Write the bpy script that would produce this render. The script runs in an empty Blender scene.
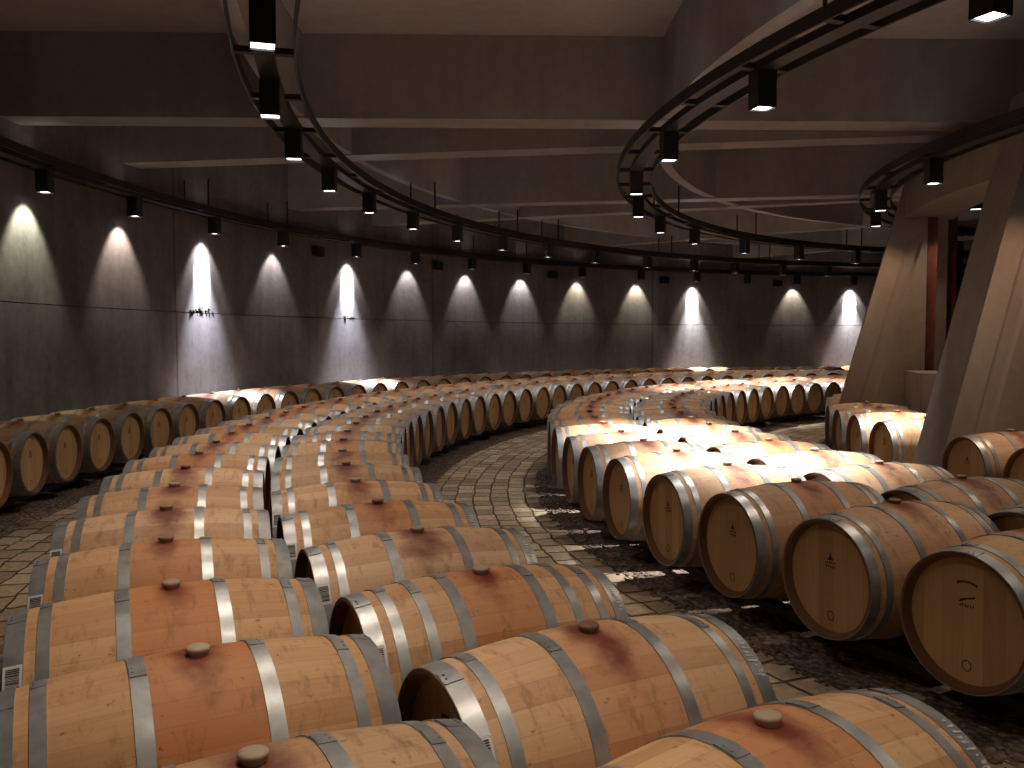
import bpy, bmesh, math, random
from mathutils import Vector, Matrix
random.seed(7)
PI = math.pi
SC = bpy.context.scene
COL = SC.collection

# ------------------------------------------------------------------ layout
CX, CY = 12.552, 9.237            # centre of the round cellar, camera stands at the origin
CAM_H = 1.603
AXIS_H = 0.45                     # barrel axis above the floor
LAMP_Z = 1.6135 + CAM_H           # underside of the lamps
BEAM_Z = 2.35 + CAM_H             # underside of the concrete beams
SLAB_Z = 4.84
WALL_R = 18.0


def pol(r, a, z=0.0):
    t = math.radians(a)
    return Vector((CX - r * math.cos(t), CY + r * math.sin(t), z))


def rotz(a):
    """turns local +X to the outward radial direction at angle a"""
    return PI - math.radians(a)


# ------------------------------------------------------------------ materials
def new_mat(name):
    m = bpy.data.materials.new(name)
    m.use_nodes = True
    nt = m.node_tree
    return m, nt, nt.nodes['Principled BSDF']


class G:
    """tiny node-graph helper"""
    def __init__(self, nt):
        self.nt = nt

    def n(self, kind, **kw):
        nd = self.nt.nodes.new(kind)
        for k, v in kw.items():
            setattr(nd, k, v)
        return nd

    def link(self, a, b):
        self.nt.links.new(a, b)

    def val(self, sock, v):
        if hasattr(v, 'is_output') or isinstance(v, bpy.types.NodeSocket):
            self.link(v, sock)
        else:
            sock.default_value = v

    def math(self, op, a, b=None, c=None, clamp=False):
        nd = self.n('ShaderNodeMath', operation=op)
        nd.use_clamp = clamp
        for i, x in enumerate((a, b, c)):
            if x is not None:
                self.val(nd.inputs[i], x)
        return nd.outputs[0]

    def noise(self, vec, scale, detail=3.0, rough=0.55):
        nd = self.n('ShaderNodeTexNoise')
        if vec is not None:
            self.link(vec, nd.inputs['Vector'])
        nd.inputs['Scale'].default_value = scale
        nd.inputs['Detail'].default_value = detail
        nd.inputs['Roughness'].default_value = rough
        return nd.outputs['Fac']

    def ramp(self, fac, stops):
        nd = self.n('ShaderNodeValToRGB')
        els = nd.color_ramp.elements
        while len(els) < len(stops):
            els.new(0.5)
        for e, (p, c) in zip(els, stops):
            e.position = p
            e.color = (c[0], c[1], c[2], 1) if not isinstance(c, (int, float)) else (c, c, c, 1)
        self.link(fac, nd.inputs[0])
        return nd.outputs[0]

    def mix(self, fac, a, b, blend='MIX'):
        nd = self.n('ShaderNodeMix', data_type='RGBA', blend_type=blend)
        self.val(nd.inputs[0], fac)
        for s, v in ((nd.inputs[6], a), (nd.inputs[7], b)):
            if isinstance(v, (tuple, list)):
                s.default_value = (v[0], v[1], v[2], 1)
            else:
                self.link(v, s)
        return nd.outputs[2]

    def comb(self, x, y, z):
        nd = self.n('ShaderNodeCombineXYZ')
        for i, v in enumerate((x, y, z)):
            self.val(nd.inputs[i], v)
        return nd.outputs[0]

    def sep(self, v):
        nd = self.n('ShaderNodeSeparateXYZ')
        self.link(v, nd.inputs[0])
        return nd.outputs

    def bump(self, h, strength, dist):
        nd = self.n('ShaderNodeBump')
        nd.inputs['Strength'].default_value = strength
        nd.inputs['Distance'].default_value = dist
        self.link(h, nd.inputs['Height'])
        return nd.outputs[0]


def srgb(r, g, b):
    f = lambda c: ((c / 255 + 0.055) / 1.055) ** 2.4 if c > 10 else c / 255 / 12.92
    return (f(r), f(g), f(b))


def concrete(name, dark, light, scale=1.0, rough=0.85, panels=None):
    m, nt, b = new_mat(name)
    g = G(nt)
    geo = g.n('ShaderNodeNewGeometry').outputs['Position']
    n1 = g.noise(geo, 0.7 * scale, 5)
    n2 = g.noise(geo, 9 * scale, 4, 0.7)
    mp = g.n('ShaderNodeMapping')
    g.link(geo, mp.inputs['Vector'])
    mp.inputs['Scale'].default_value = (5, 5, 0.5)
    n3 = g.noise(mp.outputs[0], scale, 4)
    f = g.math('ADD', g.math('MULTIPLY', n1, 0.5), g.math('ADD', g.math('MULTIPLY', n2, 0.25), g.math('MULTIPLY', n3, 0.25)))
    c = g.ramp(f, [(0.36, dark), (0.64, light)])
    if panels:
        s = g.sep(geo)
        ang = g.math('ARCTAN2', g.math('SUBTRACT', s[1], CY), g.math('SUBTRACT', CX, s[0]))
        t = g.math('FRACT', g.math('ADD', g.math('MULTIPLY', ang, 180 / PI / panels[0]), panels[1]))
        line = g.math('LESS_THAN', t, 0.006)
        c = g.mix(g.math('MULTIPLY', line, 0.5), c, tuple(x * 0.35 for x in dark))
    g.link(c, b.inputs['Base Color'])
    b.inputs['Roughness'].default_value = rough
    b.inputs['Specular IOR Level'].default_value = 0.25
    h = g.math('ADD', g.math('MULTIPLY', n2, 0.7), n3)
    g.link(g.bump(h, 0.35, 0.01), b.inputs['Normal'])
    return m


M = {}
M['wall'] = concrete('concrete wall', (0.125, 0.12, 0.13), (0.28, 0.27, 0.29), 1.0, 0.8, (24.5, 0.4898))
M['slab'] = concrete('concrete ceiling', (0.42, 0.4, 0.41), (0.6, 0.575, 0.585), 0.8)
M['beam'] = concrete('concrete beam', (0.28, 0.275, 0.285), (0.42, 0.41, 0.425), 0.9)
M['pier'] = concrete('concrete pier', (0.2, 0.17, 0.15), (0.32, 0.275, 0.245), 1.0)


def plain(name, col, rough=0.5, metal=0.0, noise=0.0, scale=20, coat=0.0):
    m, nt, b = new_mat(name)
    g = G(nt)
    tc = g.n('ShaderNodeTexCoord').outputs['Object']
    n = g.noise(tc, scale, 4)
    lo = tuple(c * (1 - noise) for c in col)
    hi = tuple(min(1, c * (1 + noise)) for c in col)
    g.link(g.ramp(n, [(0.3, lo), (0.7, hi)]), b.inputs['Base Color'])
    b.inputs['Roughness'].default_value = rough
    b.inputs['Metallic'].default_value = metal
    return m


M['black'] = plain('black painted steel', (0.012, 0.012, 0.015), 0.5, 0.0, 0.2)
M['rack'] = plain('dark steel rack', (0.02, 0.018, 0.017), 0.6, 0.2, 0.3)
M['rust'] = plain('rust brown steel', srgb(92, 44, 30), 0.7, 0.0, 0.3, 6)
m, nt, b = new_mat('silicone bung')
g = G(nt)
g.link(g.ramp(g.n('ShaderNodeObjectInfo').outputs['Random'], [(0.0, srgb(120, 84, 62)), (0.35, srgb(150, 124, 98)), (0.7, srgb(182, 166, 142))]), b.inputs['Base Color'])
b.inputs['Roughness'].default_value = 0.55
M['bung'] = m
M['paper'] = plain('white paper label', (0.72, 0.7, 0.7), 0.6, 0, 0.05)
M['ink'] = plain('black print', (0.02, 0.02, 0.022), 0.6, 0, 0.1)
M['chalk'] = plain('white chalk', (0.75, 0.75, 0.75), 0.9, 0, 0.2)
M['brand'] = plain('burnt brand', (0.05, 0.028, 0.015), 0.9, 0, 0.4, 60)
M['dryplant'] = plain('dry moss', (0.05, 0.05, 0.03), 0.95, 0, 0.6, 40)
M['vent'] = plain('dark vent', (0.012, 0.012, 0.012), 0.8)

# galvanised hoop
m, nt, b = new_mat('galvanised hoop')
g = G(nt)
tc = g.n('ShaderNodeTexCoord').outputs['Object']
rnd = g.n('ShaderNodeObjectInfo').outputs['Random']
off = g.n('ShaderNodeVectorMath', operation='ADD')
g.link(tc, off.inputs[0])
g.link(g.comb(g.math('MULTIPLY', rnd, 9.0), g.math('MULTIPLY', rnd, 5.0), 0), off.inputs[1])
n1 = g.noise(off.outputs[0], 14, 4)
n2 = g.noise(off.outputs[0], 70, 2)
g.link(g.ramp(n1, [(0.3, (0.29, 0.31, 0.325)), (0.7, (0.47, 0.49, 0.51))]), b.inputs['Base Color'])
b.inputs['Metallic'].default_value = 0.6
g.link(g.math('ADD', g.math('MULTIPLY', n2, 0.2), 0.3), b.inputs['Roughness'])
M['hoop'] = m


def oak_body():
    m, nt, b = new_mat('oak staves')
    g = G(nt)
    tc = g.n('ShaderNodeTexCoord').outputs['Object']
    info = g.n('ShaderNodeObjectInfo')
    rnd = info.outputs['Random']
    s = g.sep(tc)
    x, y, z = s
    ang = g.math('ARCTAN2', y, z)
    t = g.math('MULTIPLY', ang, 30 / (2 * PI))
    cell = g.math('FLOOR', g.math('ADD', t, g.math('MULTIPLY', rnd, 7.3)))
    fr = g.math('FRACT', g.math('ADD', t, g.math('MULTIPLY', rnd, 7.3)))
    wn = g.n('ShaderNodeTexWhiteNoise', noise_dimensions='2D')
    g.link(g.comb(cell, g.math('MULTIPLY', rnd, 31.0), 0), wn.inputs['Vector'])
    stave = wn.outputs['Value']
    # grain along x
    gv = g.comb(g.math('MULTIPLY', x, 2.2), g.math('ADD', g.math('MULTIPLY', ang, 9.0), g.math('MULTIPLY', stave, 20.0)), g.math('MULTIPLY', rnd, 40.0))
    grain = g.noise(gv, 3.0, 5, 0.65)
    base = g.ramp(g.math('ADD', g.math('MULTIPLY', stave, 0.45), g.math('MULTIPLY', grain, 0.55)),
                  [(0.2, srgb(186, 146, 110)), (0.5, srgb(204, 165, 127)), (0.8, srgb(216, 181, 143))])
    # wine-washed middle between the bilge hoops
    r2 = g.math('FRACT', g.math('MULTIPLY', rnd, 17.17))
    rv = g.comb(g.math('MULTIPLY', x, 1.0), g.math('MULTIPLY', y, 1.0), g.math('ADD', z, g.math('MULTIPLY', rnd, 50.0)))
    nz = g.noise(rv, 5.0, 4)
    mid = g.math('LESS_THAN', g.math('ABSOLUTE', x), 0.142)
    amt = g.math('MULTIPLY', mid, g.math('MULTIPLY', g.math('ADD', 0.06, g.math('MULTIPLY', r2, 0.55)), g.math('ADD', 0.55, g.math('MULTIPLY', nz, 0.8))), clamp=True)
    col = g.mix(amt, base, srgb(186, 114, 74))
    # purple drips round the bung hole
    dx = g.math('MULTIPLY', x, g.math('ADD', 9.0, g.math('MULTIPLY', r2, 6.0)))
    dy = g.math('MULTIPLY', y, g.math('ADD', 3.2, g.math('MULTIPLY', r2, 2.5)))
    d = g.math('SQRT', g.math('ADD', g.math('MULTIPLY', dx, dx), g.math('MULTIPLY', dy, dy)))
    d = g.math('ADD', d, g.math('MULTIPLY', g.math('SUBTRACT', g.noise(rv, 11.0, 4), 0.5), 1.5))
    top = g.math('GREATER_THAN', z, 0.0)
    st = g.n('ShaderNodeMapRange', interpolation_type='SMOOTHSTEP')
    g.link(d, st.inputs[0])
    st.inputs[1].default_value = 0.15
    st.inputs[2].default_value = 1.25
    st.inputs[3].default_value = 0.95
    st.inputs[4].default_value = 0.0
    col = g.mix(g.math('MULTIPLY', st.outputs[0], top), col, srgb(112, 48, 40))
    # scattered stains and scuffs on the pale ends
    sp = g.noise(rv, 7.0, 6, 0.7)
    spk = g.n('ShaderNodeMapRange')
    g.link(sp, spk.inputs[0])
    spk.inputs[1].default_value = 0.62
    spk.inputs[2].default_value = 0.78
    spk.inputs[3].default_value = 0.0
    spk.inputs[4].default_value = 0.55
    col = g.mix(spk.outputs[0], col, srgb(120, 84, 50))
    joint = g.math('LESS_THAN', g.math('MINIMUM', fr, g.math('SUBTRACT', 1.0, fr)), 0.018)
    col = g.mix(g.math('MULTIPLY', joint, 0.22), col, srgb(110, 76, 44))
    # dark runs down the sides and small scuffs
    run = g.noise(g.comb(g.math('MULTIPLY', x, 16.0), g.math('MULTIPLY', ang, 1.6), g.math('MULTIPLY', rnd, 33.0)), 1.6, 5, 0.7)
    rm = g.n('ShaderNodeMapRange')
    g.link(run, rm.inputs[0])
    rm.inputs[1].default_value = 0.53
    rm.inputs[2].default_value = 0.8
    rm.inputs[4].default_value = 0.75
    col = g.mix(rm.outputs[0], col, srgb(112, 74, 48))
    sc = g.noise(g.comb(g.math('MULTIPLY', x, 30.0), g.math('MULTIPLY', ang, 12.0), g.math('MULTIPLY', rnd, 70.0)), 1.0, 3, 0.6)
    sm = g.n('ShaderNodeMapRange')
    g.link(sc, sm.inputs[0])
    sm.inputs[1].default_value = 0.66
    sm.inputs[2].default_value = 0.73
    sm.inputs[4].default_value = 0.6
    col = g.mix(sm.outputs[0], col, srgb(84, 54, 38))
    # brown chime ends and recess, the tone mostly painted in for shadow there
    ch = g.math('GREATER_THAN', g.math('ABSOLUTE', x), 0.4742)
    ins = g.math('LESS_THAN', g.math('SQRT', g.math('ADD', g.math('MULTIPLY', y, y), g.math('MULTIPLY', z, z))), 0.2795)
    chm = g.math('MAXIMUM', ch, g.math('MULTIPLY', ins, 1.0))
    col = g.mix(chm, col, srgb(122, 86, 62))
    # each barrel a shade of its own
    hsv = g.n('ShaderNodeHueSaturation')
    g.link(col, hsv.inputs['Color'])
    g.link(g.math('ADD', 0.86, g.math('MULTIPLY', g.math('FRACT', g.math('MULTIPLY', rnd, 5.3)), 0.24)), hsv.inputs['Value'])
    g.link(g.math('ADD', 0.92, g.math('MULTIPLY', r2, 0.16)), hsv.inputs['Saturation'])
    g.link(hsv.outputs[0], b.inputs['Base Color'])
    b.inputs['Roughness'].default_value = 0.58
    b.inputs['Specular IOR Level'].default_value = 0.35
    h = g.math('SUBTRACT', g.math('MULTIPLY', grain, 0.5), g.math('MULTIPLY', joint, 0.5))
    g.link(g.bump(h, 0.25, 0.003), b.inputs['Normal'])
    return m


def oak_head():
    m, nt, b = new_mat('oak head boards')
    g = G(nt)
    tc = g.n('ShaderNodeTexCoord').outputs['Object']
    rnd = g.n('ShaderNodeObjectInfo').outputs['Random']
    x, y, z = g.sep(tc)
    t = g.math('ADD', g.math('MULTIPLY', y, 11.0), g.math('MULTIPLY', rnd, 9.0))
    wn = g.n('ShaderNodeTexWhiteNoise', noise_dimensions='2D')
    g.link(g.comb(g.math('FLOOR', t), g.math('MULTIPLY', rnd, 13.0), 0), wn.inputs['Vector'])
    fr = g.math('FRACT', t)
    grain = g.noise(g.comb(g.math('MULTIPLY', y, 30.0), g.math('MULTIPLY', z, 2.0), g.math('MULTIPLY', rnd, 30.0)), 2.0, 4)
    col = g.ramp(g.math('ADD', g.math('MULTIPLY', wn.outputs['Value'], 0.4), g.math('MULTIPLY', grain, 0.6)),
                 [(0.2, srgb(174, 138, 98)), (0.8, srgb(204, 168, 124))])
    joint = g.math('LESS_THAN', fr, 0.03)
    col = g.mix(g.math('MULTIPLY', joint, 0.3), col, srgb(96, 62, 36))
    g.link(col, b.inputs['Base Color'])
    b.inputs['Roughness'].default_value = 0.6
    b.inputs['Specular IOR Level'].default_value = 0.3
    return m


M['body'] = oak_body()
M['head'] = oak_head()


def floor_mat():
    m, nt, b = new_mat('cobbles and gravel')
    g = G(nt)
    geo = g.n('ShaderNodeNewGeometry').outputs['Position']
    s = g.sep(geo)
    dx = g.math('SUBTRACT', CX, s[0])
    dy = g.math('SUBTRACT', s[1], CY)
    r = g.math('SQRT', g.math('ADD', g.math('MULTIPLY', dx, dx), g.math('MULTIPLY', dy, dy)))
    ang = g.math('ARCTAN2', dy, dx)
    wob = g.n('ShaderNodeTexNoise')
    g.link(geo, wob.inputs['Vector'])
    wob.inputs['Scale'].default_value = 4.5
    wob.inputs['Detail'].default_value = 2
    w = g.sep(wob.outputs['Color'])
    u = g.math('ADD', g.math('MULTIPLY', ang, 13.0), g.math('MULTIPLY', g.math('SUBTRACT', w[0], 0.5), 0.10))
    v = g.math('ADD', r, g.math('MULTIPLY', g.math('SUBTRACT', w[1], 0.5), 0.07))
    rowf = g.math('DIVIDE', v, 0.175)
    row = g.math('FLOOR', rowf)
    wn = g.n('ShaderNodeTexWhiteNoise', noise_dimensions='1D')
    g.link(row, wn.inputs['W'])
    colf = g.math('ADD', g.math('DIVIDE', u, 0.23), g.math('MULTIPLY', wn.outputs['Value'], 3.0))
    coli = g.math('FLOOR', colf)

    def edge_dist(f):
        q = g.math('FRACT', f)
        return g.math('MINIMUM', q, g.math('SUBTRACT', 1.0, q))
    du = g.math('DIVIDE', edge_dist(colf), 0.075)
    dv = g.math('DIVIDE', edge_dist(rowf), 0.055)
    gap = g.math('MINIMUM', g.math('MINIMUM', du, dv), 1.0)
    gap = g.math('POWER', gap, 1.6)
    wc = g.n('ShaderNodeTexWhiteNoise', noise_dimensions='2D')
    g.link(g.comb(row, coli, 0), wc.inputs['Vector'])
    stone0 = g.ramp(wc.outputs['Value'], [(0.0, srgb(136, 118, 98)), (0.5, srgb(164, 146, 122)), (1.0, srgb(186, 168, 144))])
    stone0 = g.mix(gap, srgb(58, 46, 38), stone0)
    n = g.noise(geo, 22, 5, 0.7)
    stone = g.mix(0.5, stone0, g.ramp(n, [(0.25, (0.12, 0.12, 0.12)), (0.75, (0.95, 0.95, 0.95))]), 'OVERLAY')
    # gravel under the rows
    vo = g.n('ShaderNodeTexVoronoi')
    g.link(geo, vo.inputs['Vector'])
    vo.inputs['Scale'].default_value = 26
    grav = g.mix(0.5, g.ramp(g.sep(vo.outputs['Color'])[0], [(0, srgb(108, 94, 82)), (1, srgb(168, 148, 130))]), g.ramp(vo.outputs['Distance'], [(0.0, (1, 1, 1)), (0.7, (0.1, 0.1, 0.1))]), 'MULTIPLY')
    edge = g.math('MULTIPLY', g.math('SUBTRACT', g.noise(geo, 7.0, 3), 0.5), 0.12)
    rr = g.math('ADD', r, edge)

    def band(a, c):
        return g.math('MULTIPLY', g.math('GREATER_THAN', rr, a), g.math('LESS_THAN', rr, c))
    f = g.math('ADD', g.math('ADD', band(9.95, 12.24), band(13.4, 15.95)), g.math('ADD', band(16.8, 18.5), band(5.0, 8.9)), clamp=True)
    g.link(g.mix(f, stone, grav), b.inputs['Base Color'])
    b.inputs['Roughness'].default_value = 0.75
    b.inputs['Specular IOR Level'].default_value = 0.3
    hs = g.math('ADD', gap, g.math('MULTIPLY', n, 0.5))
    hg = g.math('MULTIPLY', vo.outputs['Distance'], -2.0)
    hm = g.n('ShaderNodeMix', data_type='FLOAT')
    g.link(f, hm.inputs[0])
    g.link(hs, hm.inputs[2])
    g.link(hg, hm.inputs[3])
    g.link(g.bump(hm.outputs[0], 0.8, 0.02), b.inputs['Normal'])
    return m


M['floor'] = floor_mat()


def emit(name, col, k):
    m, nt, b = new_mat(name)
    b.inputs['Base Color'].default_value = (0.8, 0.8, 0.8, 1)
    b.inputs['Emission Color'].default_value = (*col, 1)
    b.inputs['Emission Strength'].default_value = k
    return m


M['lens'] = emit('lit lamp glass', (1, 0.97, 0.95), 6.0)
M['lens_warm'] = emit('lit warm lamp glass', (1, 0.8, 0.55), 6.0)
M['lens_off'] = plain('unlit lamp glass', (0.05, 0.05, 0.05), 0.2)


# ------------------------------------------------------------------ mesh helpers
def link(name, bm, mat, parent=None, smooth=False):
    me = bpy.data.meshes.new(name)
    bmesh.ops.recalc_face_normals(bm, faces=bm.faces[:])
    bm.to_mesh(me)
    bm.free()
    if smooth:
        for p in me.polygons:
            p.use_smooth = True
    me.materials.append(mat)
    o = bpy.data.objects.new(name, me)
    COL.objects.link(o)
    o.parent = parent
    return o


def auto_smooth(o, deg=35):
    """sharp edges by angle, the rest smooth"""
    me = o.data
    bm = bmesh.new()
    bm.from_mesh(me)
    lim = math.radians(deg)
    for e in bm.edges:
        e.smooth = not (len(e.link_faces) != 2 or e.calc_face_angle(0) > lim)
    for f in bm.faces:
        f.smooth = True
    bm.to_mesh(me)
    bm.free()
    return o


def tag(o, label=None, cat=None, group=None, kind=None):
    if label:
        o['label'] = label
    if cat:
        o['category'] = cat
    if group:
        o['group'] = group
    if kind:
        o['kind'] = kind
    return o


def thing(name, label, cat, loc=(0, 0, 0), rz=0.0, group=None):
    o = bpy.data.objects.new(name, None)
    o.empty_display_size = 0.1
    COL.objects.link(o)
    o.location = loc
    o.rotation_euler = (0, 0, rz)
    return tag(o, label, cat, group)


def box(bm, x0, x1, y0, y1, z0, z1, bev=0.0, mtx=None):
    vs = [bm.verts.new(v) for v in ((x0, y0, z0), (x1, y0, z0), (x1, y1, z0), (x0, y1, z0), (x0, y0, z1), (x1, y0, z1), (x1, y1, z1), (x0, y1, z1))]
    if mtx:
        for v in vs:
            v.co = mtx @ v.co
    fs = [bm.faces.new([vs[i] for i in f]) for f in ((0, 3, 2, 1), (4, 5, 6, 7), (0, 1, 5, 4), (1, 2, 6, 5), (2, 3, 7, 6), (3, 0, 4, 7))]
    if bev > 0:
        es = list({e for f in fs for e in f.edges})
        bmesh.ops.bevel(bm, geom=es, offset=bev, segments=2, affect='EDGES', profile=0.5)
    return vs


def lathe_x(bm, prof, seg, closed=False):
    """surface of revolution about the X axis; prof = [(x, r)]"""
    rings = []
    for (x, r) in prof:
        rings.append([bm.verts.new((x, r * math.sin(2 * PI * k / seg), r * math.cos(2 * PI * k / seg))) for k in range(seg)])
    n = len(rings)
    for i in range(n if closed else n - 1):
        a, c = rings[i], rings[(i + 1) % n]
        for k in range(seg):
            bm.faces.new((a[k], a[(k + 1) % seg], c[(k + 1) % seg], c[k]))
    return rings


def arc_solid(bm, r0, r1, z0, z1, a0, a1, step=1.0, full=False):
    """a ring segment of rectangular section, round the cellar's centre"""
    n = max(2, int(round(abs(a1 - a0) / step)))
    secs = []
    for i in range(n if full else n + 1):
        a = a0 + (a1 - a0) * i / n
        secs.append([bm.verts.new(pol(r, a, z)) for r, z in ((r0, z0), (r1, z0), (r1, z1), (r0, z1))])
    m_ = len(secs)
    for i in range(m_ if full else m_ - 1):
        s, t = secs[i], secs[(i + 1) % m_]
        for k in range(4):
            bm.faces.new((s[k], s[(k + 1) % 4], t[(k + 1) % 4], t[k]))
    if not full:
        bm.faces.new(secs[0])
        bm.faces.new(secs[-1][::-1])


def prism(bm, bottom, top):
    """solid between two polygons of the same number of points"""
    b = [bm.verts.new(p) for p in bottom]
    t = [bm.verts.new(p) for p in top]
    n = len(b)
    bm.faces.new(b[::-1])
    bm.faces.new(t)
    for i in range(n):
        bm.faces.new((b[i], b[(i + 1) % n], t[(i + 1) % n], t[i]))


def struct(name, bm, mat, label=None, smooth=None):
    o = link(name, bm, mat)
    if smooth:
        auto_smooth(o, smooth)
    tag(o, label, None, None, 'structure')
    return o


# ------------------------------------------------------------------ the setting
bm = bmesh.new()
arc_solid(bm, 0.0001, WALL_R + 0.3, -0.3, 0.0, 0, 360, 3, True)
struct('floor', bm, M['floor'], 'cobbled floor with strips of gravel under the barrel rows')

bm = bmesh.new()
arc_solid(bm, 0.0001, WALL_R + 0.3, SLAB_Z, SLAB_Z + 0.25, 0, 360, 3, True)
struct('ceiling', bm, M['slab'], 'raw concrete ceiling slab between the beams')

SEAM = 2.0
bm = bmesh.new()
arc_solid(bm, WALL_R, WALL_R + 0.3, SEAM, SLAB_Z, 0, 360, 1.5, True)
arc_solid(bm, WALL_R - 0.012, WALL_R + 0.3, 0, SEAM - 0.012, 0, 360, 1.5, True)
struct('wall_outer', bm, M['wall'], 'curved dark concrete wall with a horizontal pour joint', 30)


def line_beam(name, front, back, x0, x1, z0=BEAM_Z):
    """straight concrete beam between two plan lines y = m x + b"""
    bm = bmesh.new()
    P = []
    for x, (mm, bb) in ((x0, front), (x1, front), (x1, back), (x0, back)):
        P.append((x, mm * x + bb))
    prism(bm, [(x, y, z0) for x, y in P], [(x, y, SLAB_Z + 0.02) for x, y in P])
    return struct(name, bm, M['beam'])


def clip_line(mm, bb, r, far_side=False):
    """x where the line meets the circle r about the centre (the left one)"""
    A = 1 + mm * mm
    B = -2 * CX + 2 * mm * (bb - CY)
    Cc = CX * CX + (bb - CY) ** 2 - r * r
    q = math.sqrt(max(0, B * B - 4 * A * Cc))
    return (-B - q) / (2 * A)


BEAMS = [((0.0255, 9.60), (0.0255, 10.01)), ((-0.1625, 11.13), (-0.1625, 11.53)), ((-0.159, 15.50), (-0.159, 15.86)),
         ((-0.37, 17.36), (-0.37, 17.68)), ((-0.77, 24.40), (-0.77, 24.78)), ((-1.21, 34.1), (-1.21, 34.6))]
for i, (f, bk) in enumerate(BEAMS):
    rin = 5.95 if i < 2 else 7.2
    line_beam('beam_%d' % (i + 1), f, bk, clip_line(*f, WALL_R + 0.1), clip_line(*f, rin))
# two more behind the camera, as the ceiling carries on there
for i, a in enumerate((-14, -26, -52, -64)):
    t = math.radians(a)
    n = Vector((math.sin(t), math.cos(t), 0)) * 0.2
    p0, p1 = pol(WALL_R + 0.1, a), pol(7.6, a)
    if a in (-14, -26):
        continue
    bm = bmesh.new()
    P = [p0 + n, p1 + n, p1 - n, p0 - n]
    prism(bm, [(p.x, p.y, BEAM_Z) for p in P], [(p.x, p.y, SLAB_Z + 0.02) for p in P])
    struct('beam_%d' % (7 + i), bm, M['beam'])

bm = bmesh.new()
arc_solid(bm, 14.78, 14.9, BEAM_Z + 0.02, SLAB_Z + 0.01, -75, 95, 1.0)
struct('ring_beam_outer', bm, M['beam'], None, 30)
bm = bmesh.new()
arc_solid(bm, 10.78, 10.92, BEAM_Z + 0.02, SLAB_Z + 0.01, -75, 95, 1.0)
struct('ring_beam_middle', bm, M['beam'], None, 30)
bm = bmesh.new()
arc_solid(bm, 7.15, 7.78, 1.58 + CAM_H, 2.02 + CAM_H, -75, 21.2, 1.0)
struct('ring_beam_inner', bm, M['pier'], None, 30)


# inclined piers of the inner ring
def pier(i, a, label):
    bm = bmesh.new()
    r_in = 7.5
    bot, top = 8.72, 8.72 - 0.26 * 4.85
    h = 0.225
    t = math.radians(a)
    ur = Vector((-math.cos(t), math.sin(t), 0))       # outward
    ut = Vector((math.sin(t), math.cos(t), 0))        # towards larger angles

    def sec(r_out, z):
        pts = [(r_in - 0.02 if z > 1 else r_in, h), (r_in, -h), (r_out - 0.42, -h), (r_out - 0.38, -h + 0.018), (r_out - 0.27, -h + 0.018), (r_out - 0.23, -h), (r_out, -h), (r_out, h)]
        pts[0] = (r_in, h)
        return [Vector((CX, CY, z)) + ur * r + ut * q for r, q in pts]
    lim = 7.72
    zt = (8.72 - (7.5 + 0.47)) / 0.26
    prism(bm, sec(bot, 0.0), sec(8.72 - 0.26 * zt, zt))
    # upper part, plain
    ro = 8.72 - 0.26 * zt
    P0 = [Vector((CX, CY, zt)) + ur * r + ut * q for r, q in ((r_in, h), (r_in, -h), (ro, -h), (ro, h))]
    ro2 = max(7.6, 8.72 - 0.26 * BEAM_Z)
    P1 = [Vector((CX, CY, BEAM_Z - 0.005)) + ur * r + ut * q for r, q in ((r_in, h), (r_in, -h), (ro2, -h), (ro2, h))]
    prism(bm, P0, P1)
    o = struct('pier_%d' % i, bm, M['pier'], label)
    bm = bmesh.new()
    box(bm, 0.05, 0.17, -0.16, 0.16, 0, 3.18, 0.01)
    j = link('pier_trim', bm, M['rust'])
    j.location = pol(r_in - 0.175, a)
    j.rotation_euler = (0, 0, rotz(a))
    tag(j, None, None, None, 'structure')
    j.name = 'trim_%d' % i


PIERS = [-5.6, 19.6, 44.6, -30.8, 69.8]
for i, a in enumerate(PIERS):
    pier(i + 1, a, None)

# low concrete block between the two visible piers
bm = bmesh.new()
arc_solid(bm, 7.2, 7.745, 0, 1.18, 9.5, 17.6, 1)
o = struct('partition_low', bm, M['pier'], 'low concrete block between the inclined piers', 30)

# inner drum wall, dim, behind the piers
bm = bmesh.new()
arc_solid(bm, 5.6, 5.9, 0, SLAB_Z, 0, 360, 3, True)
struct('wall_inner', bm, M['wall'], None, 30)

# ------------------------------------------------------------------ barrels
BL, RB_, RE_ = 0.475, 0.326, 0.284


def br(x):
    return RB_ - (RB_ - RE_) * (abs(x) / BL) ** 2


def body_mesh(seg, n):
    bm = bmesh.new()
    prof = [(-BL + 2 * BL * i / n, br(-BL + 2 * BL * i / n)) for i in range(n + 1)]
    inner = RE_ - 0.012
    prof = [(-BL + 0.05, inner - 0.016), (-BL, inner)] + prof + [(BL, inner), (BL - 0.05, inner - 0.016)]
    lathe_x(bm, prof, seg)
    return bm


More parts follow.
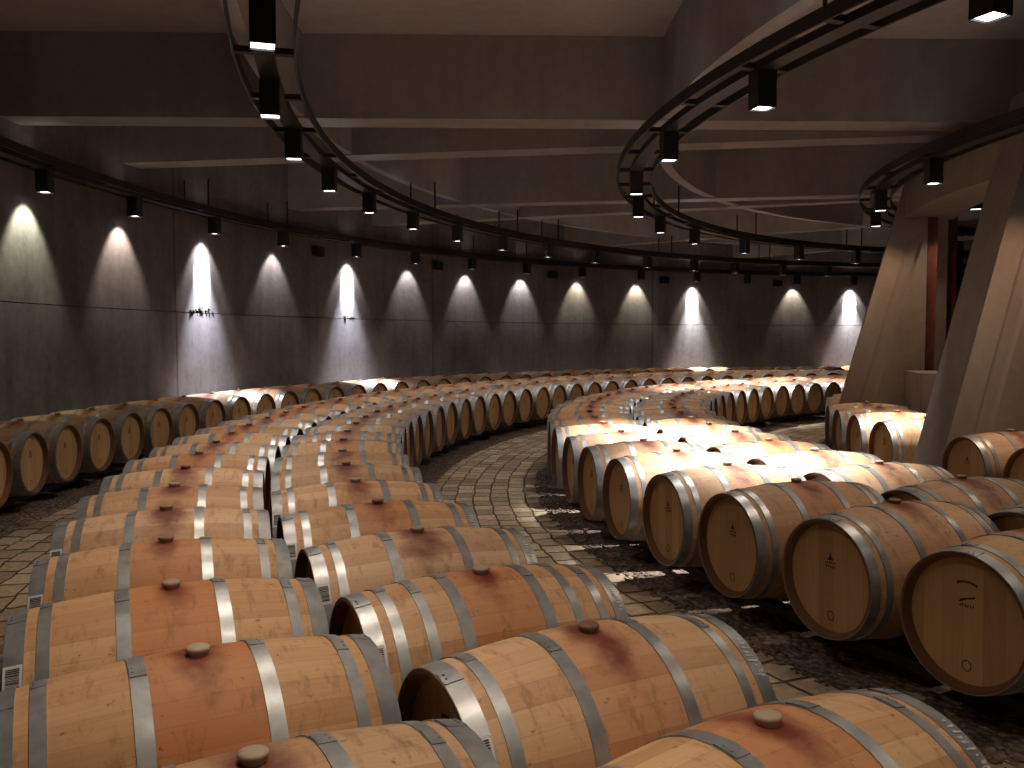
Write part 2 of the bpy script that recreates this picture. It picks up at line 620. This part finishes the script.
def hoop_mesh(x0, x1, seg, rivets, at):
    bm = bmesh.new()
    t = 0.0035
    lathe_x(bm, [(x0, br(x0) - 0.002), (x0, br(x0) + t), (x1, br(x1) + t), (x1, br(x1) - 0.002)], seg)
    if rivets:
        # lap plate and two rivets
        xm = (x0 + x1) / 2
        for s in (-1, 1):
            for dx in (-0.25, 0.25):
                th = at + s * 0.035
                r = br(xm) + t
                c = Vector((xm + dx * (x1 - x0), r * math.sin(th), r * math.cos(th)))
                mt = Matrix.Translation(c)
                bmesh.ops.create_uvsphere(bm, u_segments=6, v_segments=4, radius=0.0045, matrix=mt)
        th0, th1 = at - 0.1, at + 0.1
        vs = []
        for k in range(5):
            th = th0 + (th1 - th0) * k / 4
            for x in (x0 + 0.001, x1 - 0.001):
                r = br(x) + t + 0.0022
                vs.append(bm.verts.new((x, r * math.sin(th), r * math.cos(th))))
        for k in range(4):
            bm.faces.new((vs[2 * k], vs[2 * k + 1], vs[2 * k + 3], vs[2 * k + 2]))
        for th, side in ((th0, 0), (th1, 8)):
            lo = []
            for x in (x0 + 0.001, x1 - 0.001):
                r = br(x)
                lo.append(bm.verts.new((x, r * math.sin(th), r * math.cos(th))))
            bm.faces.new((vs[side], vs[side + 1], lo[1], lo[0]))
    return bm


def head_mesh(s, seg):
    bm = bmesh.new()
    x = s * (BL - 0.042)
    r = RE_ - 0.024
    vs = [bm.verts.new((x, r * math.sin(2 * PI * k / seg), r * math.cos(2 * PI * k / seg))) for k in range(seg)]
    bm.faces.new(vs)
    r2 = r
    v2 = [bm.verts.new((x - s * 0.02, r2 * math.sin(2 * PI * k / seg), r2 * math.cos(2 * PI * k / seg))) for k in range(seg)]
    for k in range(seg):
        bm.faces.new((vs[k], vs[(k + 1) % seg], v2[(k + 1) % seg], v2[k]))
    bm.faces.new(v2[::-1])
    return bm


def bung_mesh(seg):
    bm = bmesh.new()
    z0 = RB_ - 0.004
    prof = [(0.025, 0), (0.027, 0.009), (0.030, 0.015), (0.031, 0.020), (0.028, 0.024), (0.018, 0.026)]
    rings = [[bm.verts.new((r * math.cos(2 * PI * k / seg), r * math.sin(2 * PI * k / seg), z0 + h)) for k in range(seg)] for r, h in prof]
    for a, c in zip(rings, rings[1:]):
        for k in range(seg):
            bm.faces.new((a[k], a[(k + 1) % seg], c[(k + 1) % seg], c[k]))
    bm.faces.new(rings[-1])
    bm.faces.new(rings[0][::-1])
    return bm


def brand_mesh(s, style):
    """burnt cooper's mark: a small flame, two lines of tiny strokes, and a ring low on the head"""
    bm = bmesh.new()
    x = s * (BL - 0.042 + 0.0012)
    rg = random.Random(style * 11 + 3)

    def poly(pts):
        # y is mirrored so that the mark reads the same on both heads
        a = [bm.verts.new((x, -s * py, pz)) for py, pz in pts]
        c = [bm.verts.new((x - s * 0.0011, -s * py, pz)) for py, pz in pts]
        n = len(a)
        bm.faces.new(a)
        bm.faces.new(c[::-1])
        for i in range(n):
            bm.faces.new((a[i], a[(i + 1) % n], c[(i + 1) % n], c[i]))

    def bar(y0, z0, w, h, sl=0.0):
        poly([(y0, z0), (y0 + w, z0 + sl), (y0 + w, z0 + sl + h), (y0, z0 + h)])
    if style == 0:      # leaf over two rows of strokes
        poly([(-0.022, 0.085), (0.018, 0.085), (0.004, 0.103), (0.0, 0.125), (-0.006, 0.103)])
        zz = (0.066, 0.048)
    else:               # a slanting bar over a row of strokes
        poly([(-0.035, 0.105), (0.03, 0.086), (0.036, 0.073), (0.03, 0.073), (-0.002, 0.088), (-0.035, 0.097)])
        zz = (0.056,)
        for k in range(9):
            a = -0.5 + k * 0.125
            bar(math.sin(a) * 0.085 - 0.004, 0.09 + math.cos(a) * 0.07 - 0.005, 0.008, 0.010)
    for z in zz:
        y = -0.03
        while y < 0.028:
            w = rg.uniform(0.003, 0.006)
            bar(y, z, w, rg.uniform(0.008, 0.013))
            if rg.random() < 0.6:
                bar(y, z + rg.choice((0, 0.008)), w + 0.006, 0.003)
            y += w + rg.uniform(0.005, 0.009)
    # low ring
    n = 18
    for k in range(n):
        a0, a1 = 2 * PI * k / n, 2 * PI * (k + 1) / n
        q = [(math.sin(t) * r * 0.9, -0.185 + math.cos(t) * r) for t, r in ((a0, 0.02), (a1, 0.02), (a1, 0.024), (a0, 0.024))]
        poly(q)
    return bm


def wrap_patch(bm, x0, x1, t0, t1, lift, n=4):
    """thin closed patch lying on the hoop between two angles from the top (towards +Y)"""
    top, low = [], []
    for k in range(n + 1):
        t = t0 + (t1 - t0) * k / n
        for x in (x0, x1):
            r = br(x) + 0.0035 + lift
            top.append(bm.verts.new((x, r * math.sin(t), r * math.cos(t))))
            r -= 0.0006
            low.append(bm.verts.new((x, r * math.sin(t), r * math.cos(t))))
    for k in range(n):
        bm.faces.new((top[2 * k], top[2 * k + 1], top[2 * k + 3], top[2 * k + 2]))
        bm.faces.new((low[2 * k + 2], low[2 * k + 3], low[2 * k + 1], low[2 * k]))
        bm.faces.new((top[2 * k], top[2 * k + 2], low[2 * k + 2], low[2 * k]))
        bm.faces.new((top[2 * k + 3], top[2 * k + 1], low[2 * k + 1], low[2 * k + 3]))
    bm.faces.new((top[0], low[0], low[1], top[1]))
    bm.faces.new((top[-2], top[-1], low[-1], low[-2]))


def label_mesh():
    bm = bmesh.new()
    wrap_patch(bm, 0.423, 0.473, 0.80, 1.08, 0.0012)
    return bm


def barcode_mesh():
    bm = bmesh.new()
    rg = random.Random(5)
    t = 0.835
    while t < 1.03:
        w = rg.choice((0.004, 0.007, 0.012))
        wrap_patch(bm, 0.4295, 0.466, t, t + w, 0.0022, 1)
        t += w + rg.choice((0.005, 0.008, 0.011))
    return bm


def chalk_mesh(seed):
    bm = bmesh.new()
    rg = random.Random(seed)
    t = 0.42
    while t < 0.86:
        for k in range(rg.choice((2, 3))):
            x = -0.465 + rg.uniform(0, 0.02)
            wrap_patch(bm, x, x + rg.uniform(0.004, 0.022), t + k * 0.006, t + k * 0.006 + rg.uniform(0.006, 0.02), 0.0015 + 0.0004 * k, 1)
        t += rg.uniform(0.035, 0.06)
    return bm


HOOPS6 = [(-0.474, -0.420), (-0.388, -0.352), (-0.172, -0.130), (0.130, 0.172), (0.352, 0.388), (0.420, 0.474)]
HOOPS8 = [(-0.474, -0.420), (-0.388, -0.352), (-0.285, -0.250), (-0.172, -0.130), (0.130, 0.172), (0.250, 0.285), (0.352, 0.388), (0.420, 0.474)]


def build_proto(hoops, seg, nb, detail, label=False, chalk=None, brands=(None, None)):
    root = thing('wine_barrel', 'x', 'barrel')
    bo = link('stave_body', body_mesh(seg, nb), M['body'], root)
    auto_smooth(bo, 40)
    for i, (x0, x1) in enumerate(hoops):
        h = link('hoop', hoop_mesh(x0, x1, seg, detail, 0.12 if i % 2 else -0.1), M['hoop'], root)
        auto_smooth(h, 40)
    for s in (-1, 1):
        hd = link('head', head_mesh(s, seg), M['head'], root)
        st = brands[0 if s < 0 else 1]
        if st is not None:
            link('logo', brand_mesh(s, st), M['brand'], hd)
    auto_smooth(link('bung', bung_mesh(14 if detail else 10), M['bung'], root), 50)
    if label:
        lb = link('barcode_label', label_mesh(), M['paper'], root)
        link('barcode', barcode_mesh(), M['ink'], lb)
    if chalk:
        link('lettering', chalk_mesh(chalk), M['chalk'], root)
    root['used'] = 0
    return root


def place(proto, loc, rz, roll, label, group, yaw=0.0):
    if not proto['used']:
        proto['used'] = 1
        r = proto
    else:
        r = proto.copy()
        COL.objects.link(r)
        for ch in list(proto.children):
            c = ch.copy()
            COL.objects.link(c)
            c.parent = r
            for gc in list(ch.children):
                d = gc.copy()
                COL.objects.link(d)
                d.parent = c
    r.location = loc
    r.rotation_euler = (roll, 0, rz + yaw)
    r['label'] = label
    if group:
        r['group'] = group
    return r


ONES = ['', 'first', 'second', 'third', 'fourth', 'fifth', 'sixth', 'seventh', 'eighth', 'ninth', 'tenth', 'eleventh', 'twelfth', 'thirteenth',
        'fourteenth', 'fifteenth', 'sixteenth', 'seventeenth', 'eighteenth', 'nineteenth']
TENS = {20: ('twentieth', 'twenty'), 30: ('thirtieth', 'thirty'), 40: ('fortieth', 'forty'), 50: ('fiftieth', 'fifty')}


def ordinal(n):
    if n < 20:
        return ONES[n]
    t, o = n // 10 * 10, n % 10
    return TENS[t][0] if o == 0 else TENS[t][1] + '-' + ONES[o]


P_near = build_proto(HOOPS6, 48, 14, True, True, 3, (None, 1))
P_near8 = build_proto(HOOPS8, 48, 14, True, True, 8, (None, 1))
P_out = build_proto(HOOPS6, 48, 14, True, True, None, (0, None))
P_cor = build_proto(HOOPS6, 48, 14, True, False, None, (None, 0))
P_cor2 = build_proto(HOOPS6, 48, 14, True, False, 6, (None, 1))
P_far = build_proto(HOOPS6, 32, 8, False, False, None, (0, None))
P_far8 = build_proto(HOOPS8, 32, 8, False, False, None, (0, None))

RNG = random.Random(21)


def row(rc, a0, da, n, protos, labeler, group, jit=0.008, skip=()):
    for k in range(n):
        a = a0[k] if k < len(a0) else a0[-1] + da * (k - len(a0) + 1)
        pr = protos(k)
        r = rc + RNG.uniform(-jit, jit)
        p = pol(r, a, AXIS_H)
        place(pr, p, rotz(a), RNG.uniform(-0.05, 0.05), labeler(k), group, RNG.uniform(-0.012, 0.012))


# A: single row against the wall
row(17.48, [-6.25], 2.40, 40, lambda k: P_far8 if k % 9 == 5 else P_far,
    lambda k: 'oak barrel in the single row along the curved wall, %s from the left' % ordinal(k + 1),
    'barrels in the single row along the wall')
# B1: outer row of the double row at the camera
row(15.08, [-30.08, -27.5, -24.85, -22.2, -19.5, -16.8, -14.1, -11.4, -8.7, -6.0, -3.3], 2.65, 40, lambda k: P_far if k > 16 else P_out,
    lambda k: 'oak barrel in the left file of the long double row, %s from the front' % ordinal(k + 1),
    'barrels in the outer file of the long double row')
# B2: inner row
row(14.085, [-31.66, -28.78, -25.92, -22.98, -20.15, -17.35, -14.5, -11.7, -8.78, -5.9], 2.84, 39, lambda k: P_far if k > 16 else (P_near8 if k in (2, 9) else P_near),
    lambda k: ('eight-hooped oak barrel in the right file of the long double row, %s from the front' if k in (2, 9) else
               'oak barrel in the right file of the long double row, %s from the front') % ordinal(k + 1),
    'barrels in the inner file of the long double row')
# C outer file: heads face the aisle
row(11.69, [-28.05, -24.6, -21.1, -17.65, -14.1, -10.8, -7.3, -3.75], 3.55, 30, lambda k: P_cor2 if k == 0 else (P_far if k > 14 else P_cor),
    lambda k: 'oak barrel with its head facing the aisle, right row, %s from the right edge' % ordinal(k + 1),
    'barrels in the aisle file of the right double row')
# C inner file
row(10.70, [-26.0], 3.58, 29, lambda k: P_cor if k < 10 else P_far,
    lambda k: 'oak barrel behind the right aisle file, on the pier side, %s from the right edge' % ordinal(k + 1),
    'barrels in the pier-side file of the right double row')
# D: between the inclined piers
for nm, angs in (('nearer', (-25.2, -20.2, -15.2, -10.2)), ('second', (-0.9, 4.2, 9.2, 14.2)), ('farther', (24.4, 29.4, 34.4, 39.4))):
    for k, a in enumerate(angs):
        lab = {'nearer': 'oak wine barrel right of the nearer inclined pier, %s from that pier' % ordinal(4 - k),
               'second': 'oak wine barrel between the two inclined piers, %s from the nearer pier' % ordinal(k + 1),
               'farther': 'oak wine barrel beyond the farther inclined pier, %s from that pier' % ordinal(k + 1)}[nm]
        place(P_cor if nm != 'farther' else P_far, pol(8.25, a, AXIS_H), rotz(a), RNG.uniform(-0.05, 0.05), lab, 'barrels of the short rows between the piers')

# steel rails under the rows
def rack(rc, a0, a1, label, dr=0.25):
    t = thing('barrel_rack', label, 'rack')
    top = AXIS_H - br(dr - 0.035) - 0.0045
    for s in (-1, 1):
        bm = bmesh.new()
        arc_solid(bm, rc + s * dr - 0.035, rc + s * dr + 0.035, top - 0.05, top, a0, a1, 1.0)
        auto_smooth(link('rail', bm, M['rack'], t), 30)
    a = a0 + 1
    while a < a1:
        bm = bmesh.new()
        box(bm, -dr - 0.06, dr + 0.06, -0.04, 0.04, 0.0, top - 0.05)
        f = link('foot', bm, M['rack'], t)
        f.location = pol(rc, a)
        f.rotation_euler = (0, 0, rotz(a))
        a += 7.5


rack(17.48, -8, 90, 'dark low steel rack under the row of barrels along the wall')
rack(15.08, -32, 75, 'dark low steel rack under the outer file of the long double row')
rack(14.085, -33.5, 78, 'dark low steel rack under the inner file of the long double row')
rack(11.665, -30.5, 76, 'dark low steel rack under the barrels facing the aisle')
rack(10.70, -28.5, 76, 'dark low steel rack under the file nearer the piers')
rack(8.25, -28, -8, 'dark low steel rack under the barrels right of the nearer pier')
rack(8.25, -3, 16.6, 'dark low steel rack under the barrels between the two piers')
rack(8.25, 22.5, 41.5, 'dark low steel rack under the barrels beyond the farther pier')

# loose gravel beside the rails of the right-hand row
bm = bmesh.new()
rg = random.Random(4)
for k in range(1900):
    a = rg.uniform(-33, 6)
    r = 12.26 + abs(rg.gauss(0, 0.09)) * rg.choice((-1.6, 1))
    if r < 12.07 or r > 12.3:
        continue
    s = rg.uniform(0.006, 0.02)
    c = pol(r, a, s * 0.35)
    mt = Matrix.Translation(c) @ Matrix.Rotation(rg.uniform(0, 6.3), 4, 'Z') @ Matrix.Diagonal((1.0, rg.uniform(0.6, 0.9), rg.uniform(0.45, 0.7), 1))
    bmesh.ops.create_icosphere(bm, subdivisions=1, radius=s, matrix=mt)
M['pebble'] = plain('pebbles', srgb(112, 96, 86), 0.85, 0, 0.5, 12)
o = link('gravel', bm, M['pebble'])
tag(o, 'loose dark gravel along the edge of the barrel row right of the aisle', 'gravel', None, 'stuff')

# ------------------------------------------------------------------ lamp tracks
def ladder(rc, a0, a1, label, rung_da, rung0):
    t = thing('lamp_track', label, 'lamp track')
    zb = LAMP_Z + 0.27
    for s in (-1, 1):
        bm = bmesh.new()
        arc_solid(bm, rc + s * 0.2 - 0.008, rc + s * 0.2 + 0.008, zb, zb + 0.09, a0, a1, 1.0)
        auto_smooth(link('side_rail', bm, M['black'], t), 30)
    bm = bmesh.new()
    arc_solid(bm, rc - 0.065, rc + 0.065, zb - 0.01, zb + 0.05, a0, a1, 1.0)
    auto_smooth(link('power_track', bm, M['black'], t), 30)
    k = 0
    a = rung0
    while a < a1:
        if a > a0:
            bm = bmesh.new()
            box(bm, -0.2, 0.2, -0.03, 0.03, zb + 0.005, zb + 0.045)
            o = link('rung', bm, M['black'], t)
            o.location = pol(rc, a)
            o.rotation_euler = (0, 0, rotz(a))
        a += rung_da
    return t


T1 = ladder(17.757, -12, 95, 'black curved lamp track along the outer wall', 3.6, 2.1)
T2 = ladder(14.573, -70, 95, 'black curved lamp track over the long double row of barrels', 4.45, -70 + 3.65)
T3 = ladder(11.177, -70, 95, 'black curved lamp track over the double row right of the aisle', 4.9, -69)


def rods(track, rc, angles, da):
    for a in angles:
        for s in (-1, 1):
            bm = bmesh.new()
            bmesh.ops.create_cone(bm, cap_ends=True, segments=10, radius1=0.014, radius2=0.014, depth=BEAM_Z + 0.02 - LAMP_Z - 0.3,
                                  matrix=Matrix.Translation((0, 0, (BEAM_Z + 0.02 + LAMP_Z + 0.3) / 2)))
            o = link('hanger_rod', bm, M['black'], track)
            o.location = pol(rc + s * 0.2, a)
    return


def beam_angle(f, bk, r):
    mm, bb = f[0], (f[1] + bk[1]) / 2
    x = clip_line(mm, bb, r)
    return math.degrees(math.atan2(mm * x + bb - CY, CX - x))


rods(T1, 17.757, [13.3, 20.5, 40.0, 46.0, 66.0], 0)
rods(T2, 14.573, [17.3, 30.0, 36.0, 52.0, 65.0], 0)
rods(T3, 11.177, [-20.0, 25.0, 43.8, 62.5], 0)


def lamp_proto(mat_lens):
    root = thing('spotlight', 'x', 'lamp')
    bm = bmesh.new()
    w, t, h = 0.0705, 0.006, 0.255
    box(bm, -w, w, -w, w, h - 0.02, h, 0.0)
    for s in (-1, 1):
        box(bm, s * w - (t if s > 0 else 0), s * w + (t if s < 0 else 0), -w, w, 0, h - 0.02)
        box(bm, -w + t, w - t, s * w - (t if s > 0 else 0), s * w + (t if s < 0 else 0), 0, h - 0.02)
    link('housing', bm, M['black'], root)
    bm = bmesh.new()
    box(bm, -w + t, w - t, -w + t, w - t, 0.012, 0.03)
    link('lens', bm, mat_lens, root)
    bm = bmesh.new()
    box(bm, -0.03, 0.03, -0.03, 0.03, h, h + 0.0046)
    link('mount', bm, M['black'], root)
    root['used'] = 0
    return root


LP = {'on': lamp_proto(M['lens']), 'off': lamp_proto(M['lens_off'])}


def spot_data(name, watts, col, size, blend):
    d = bpy.data.lights.new(name, 'SPOT')
    d.energy = watts
    d.color = col
    d.spot_size = math.radians(size)
    d.spot_blend = blend
    d.shadow_soft_size = 0.05
    return d


def lamp(rc, a, watts, col, label, group, size=104, blend=0.9, off=False, beam=0, beam_size=60, tilt=0, wash=0):
    r = place(LP['off' if off else 'on'], pol(rc, a, LAMP_Z), rotz(a), 0, label, group)
    todo = []
    if not off:
        todo.append(('lamp_light', watts, size, blend, -0.012, 0.04, tilt))
        todo.append(('slit_light', UP, 150, 1.0, 0.36, 0.06, PI))       # light leaking from the slit on top of the housing
        if wash:
            todo.append(('wash_light', wash, 42, 0.35, -0.012, 0.03, 31))
        if beam:
            todo.append(('beam_light', beam, beam_size, 1.0, -0.012, 0.04, 0))
    for nm, w, sz, bl, z, rad, rx in todo:
        d = spot_data(nm, w, col, sz, bl)
        d.shadow_soft_size = rad
        o = bpy.data.objects.new(nm, d)
        COL.objects.link(o)
        o.parent = r
        o.location = (0, 0, z)
        o.rotation_euler = (PI, 0, 0) if rx == PI else (0, -math.radians(rx), 0)
    return r


UP = 0.6
WARMISH = (1.0, 0.81, 0.64)
AMBER = (1.0, 0.62, 0.36)
COOL = (0.93, 0.93, 1.0)
WHITE = (1.0, 0.96, 0.92)
WARM = (1.0, 0.80, 0.60)
LAV = (0.86, 0.84, 1.0)
YEL = (1.0, 0.90, 0.58)
GRN = (0.92, 1.0, 0.62)
L1 = [(2.1, 26, GRN), (8.35, 17, WARM), (14.8, 700, COOL), (21.0, 9, LAV), (28.2, 700, COOL), (34.4, 13, COOL), (40.6, 15, COOL),
      (46.7, 17, COOL), (53.0, 15, YEL), (59.7, 15, YEL), (66.0, 700, WHITE), (71.6, 0, WHITE), (77.0, 14, YEL), (83.0, 700, WHITE), (-4.2, 17, WARM)]
for k, (a, w, c) in enumerate(sorted(L1)):
    if a < 0:
        lb = 'square black spotlight on the wall track, above the left edge of the view'
    else:
        lb = 'square black spotlight on the wall track, %s from the left%s' % (ordinal(k), '' if w else ', unlit')
    big = w > 100
    lamp(17.757, a, 30 if big else w * 2.0, c, lb, 'spotlights on the wall track', 80 if big else 78, 0.5, w == 0, beam=1400 if big else 0, beam_size=50, tilt=25, wash=1500 if big else 0)
A2 = [-17.0 - 6.67 * 3, -17.0 - 6.67 * 2, -17.0 - 6.67, -17.0, -10.7, -4.6, 2.2, 8.9, 15.8, 22.5, 29.1, 35.7, 42.4, 49.6, 55.9, 61.3, 67.3, 72.9, -43.6, -50.3]
for k, a in enumerate(sorted(A2)):
    near = a < 0
    lamp(14.573, a, 60 if near else 44, WARMISH if a < -8 else WHITE, ('square black spotlight over the long double row, %s from the top of the picture' % ordinal(k - 4) if k > 4 else 'square black spotlight over the front barrels of the long double row, outside the picture'), 'spotlights over the long double row', 110, 1.0)
A3 = [-45.5, -35.2, -24.9, -15.2, -5.7, 4.0, 13.7, 23.3, 32.7, 43.5, 53.5, 62.8]
for k, a in enumerate(sorted(A3)):
    w = {-15.2: 1700, -5.7: 1700, 43.5: 1300, 32.7: 750, 53.5: 750}.get(a, 0)
    lamp(11.177, a, 40 if a > -20 else 34, WARMISH if a < -20 else WHITE, ('square black spotlight over the right double row, %s from the upper right corner' % ordinal(k - 1) if k > 1 else 'square black spotlight over the right double row, outside the picture on the right'), 'spotlights over the row right of the aisle', 104, 1.0,
         beam=w, beam_size=52 if a < 0 else 60)

T4 = ladder(8.13, -40, 60, 'black curved lamp track in front of the inclined piers', 7.0, 0.7)
A4 = [(-25.6, 10, WHITE), (-12.6, 10, WHITE), (0.7, 12, WHITE), (14.7, 50, AMBER), (26.5, 20, AMBER), (39.0, 30, AMBER)]
for k, (a, w, c) in enumerate(A4):
    lamp(8.13, a, w, c, ('square black spotlight before the inclined piers, %s from the right edge' % ordinal(k - 1) if k > 1 else 'square black spotlight before the inclined piers, outside the picture on the right'), 'spotlights before the piers', 110, 1.0, beam=1100 if k == 2 else 0, beam_size=50)
lamp(6.99, 16.1, 16, AMBER, 'square black spotlight behind the curved beam between the piers', None, 110, 1.0)
lamp(7.98, -11.6, 80, AMBER, 'square black spotlight beside the nearer inclined pier, outside the picture', None, 110, 1.0)

# ------------------------------------------------------------------ small things on the wall
for k, a in enumerate((25.2, 37.5, 50.2, 62.8, 75.3)):
    t = thing('wall_vent', 'small dark vent box high on the curved wall, %s from the left' % ordinal(k + 1), 'vent', pol(WALL_R - 0.03, a, 3.25), rotz(a), 'vent boxes high on the wall')
    bm = bmesh.new()
    box(bm, -0.06, 0.03, -0.14, 0.14, -0.09, 0.09, 0.008)
    link('casing', bm, M['vent'], t)
    bm = bmesh.new()
    for q in range(6):
        box(bm, -0.068, -0.058, -0.12, 0.12, -0.075 + q * 0.028, -0.062 + q * 0.028)
    link('grille', bm, M['black'], t)

for a, n, lab in ((14.35, 26, 'larger clump of dry moss on the wall ledge under a bright spotlight'), (28.2, 12, 'smaller clump of dry moss on the wall ledge under a bright spotlight')):
    bm = bmesh.new()
    rg = random.Random(int(a * 10))
    for k in range(n):
        s = rg.uniform(0.012, 0.035)
        mt = Matrix.Translation((rg.uniform(-0.02, 0.0), rg.gauss(0, 0.15 if n > 20 else 0.1), s * 0.6 + abs(rg.gauss(0, 0.03)))) @ Matrix.Rotation(rg.uniform(0, 6), 4, 'X') @ Matrix.Diagonal((0.7, 1, 0.7, 1))
        bmesh.ops.create_icosphere(bm, subdivisions=1, radius=s, matrix=mt)
    for v in bm.verts:
        v.co += Vector((rg.uniform(-1, 1), rg.uniform(-1, 1), rg.uniform(-1, 1))) * 0.006
    o = link('moss_clump', bm, M['dryplant'])
    o.location = pol(WALL_R - 0.002, a, SEAM - 0.008)
    o.rotation_euler = (0, 0, rotz(a))
    tag(o, lab, 'moss', None, 'stuff')

# ------------------------------------------------------------------ world, camera, view
w = bpy.data.worlds.new('World')
SC.world = w
w.use_nodes = True
w.node_tree.nodes['Background'].inputs[0].default_value = (0.5, 0.45, 0.4, 1)
w.node_tree.nodes['Background'].inputs[1].default_value = 0.0

cd = bpy.data.cameras.new('camera')
cam = bpy.data.objects.new('camera', cd)
COL.objects.link(cam)
cd.sensor_fit = 'HORIZONTAL'
cd.sensor_width = 36.0
cd.lens = 880.2 / 1024 * 36.0
cam.location = (0, 0, CAM_H)
cam.rotation_euler = (PI / 2 - 0.0521, 0, 0)
cd.clip_start = 0.05
cd.clip_end = 200
SC.camera = cam

SC.view_settings.view_transform = 'Standard'
SC.view_settings.look = 'None'
SC.view_settings.gamma = 1.0
SC.view_settings.use_curve_mapping = False
SC.view_settings.exposure = 0.0
SC.cycles.use_denoising = True
SC.cycles.max_bounces = 8
SC.cycles.diffuse_bounces = 6
SC.cycles.sample_clamp_indirect = 4.0
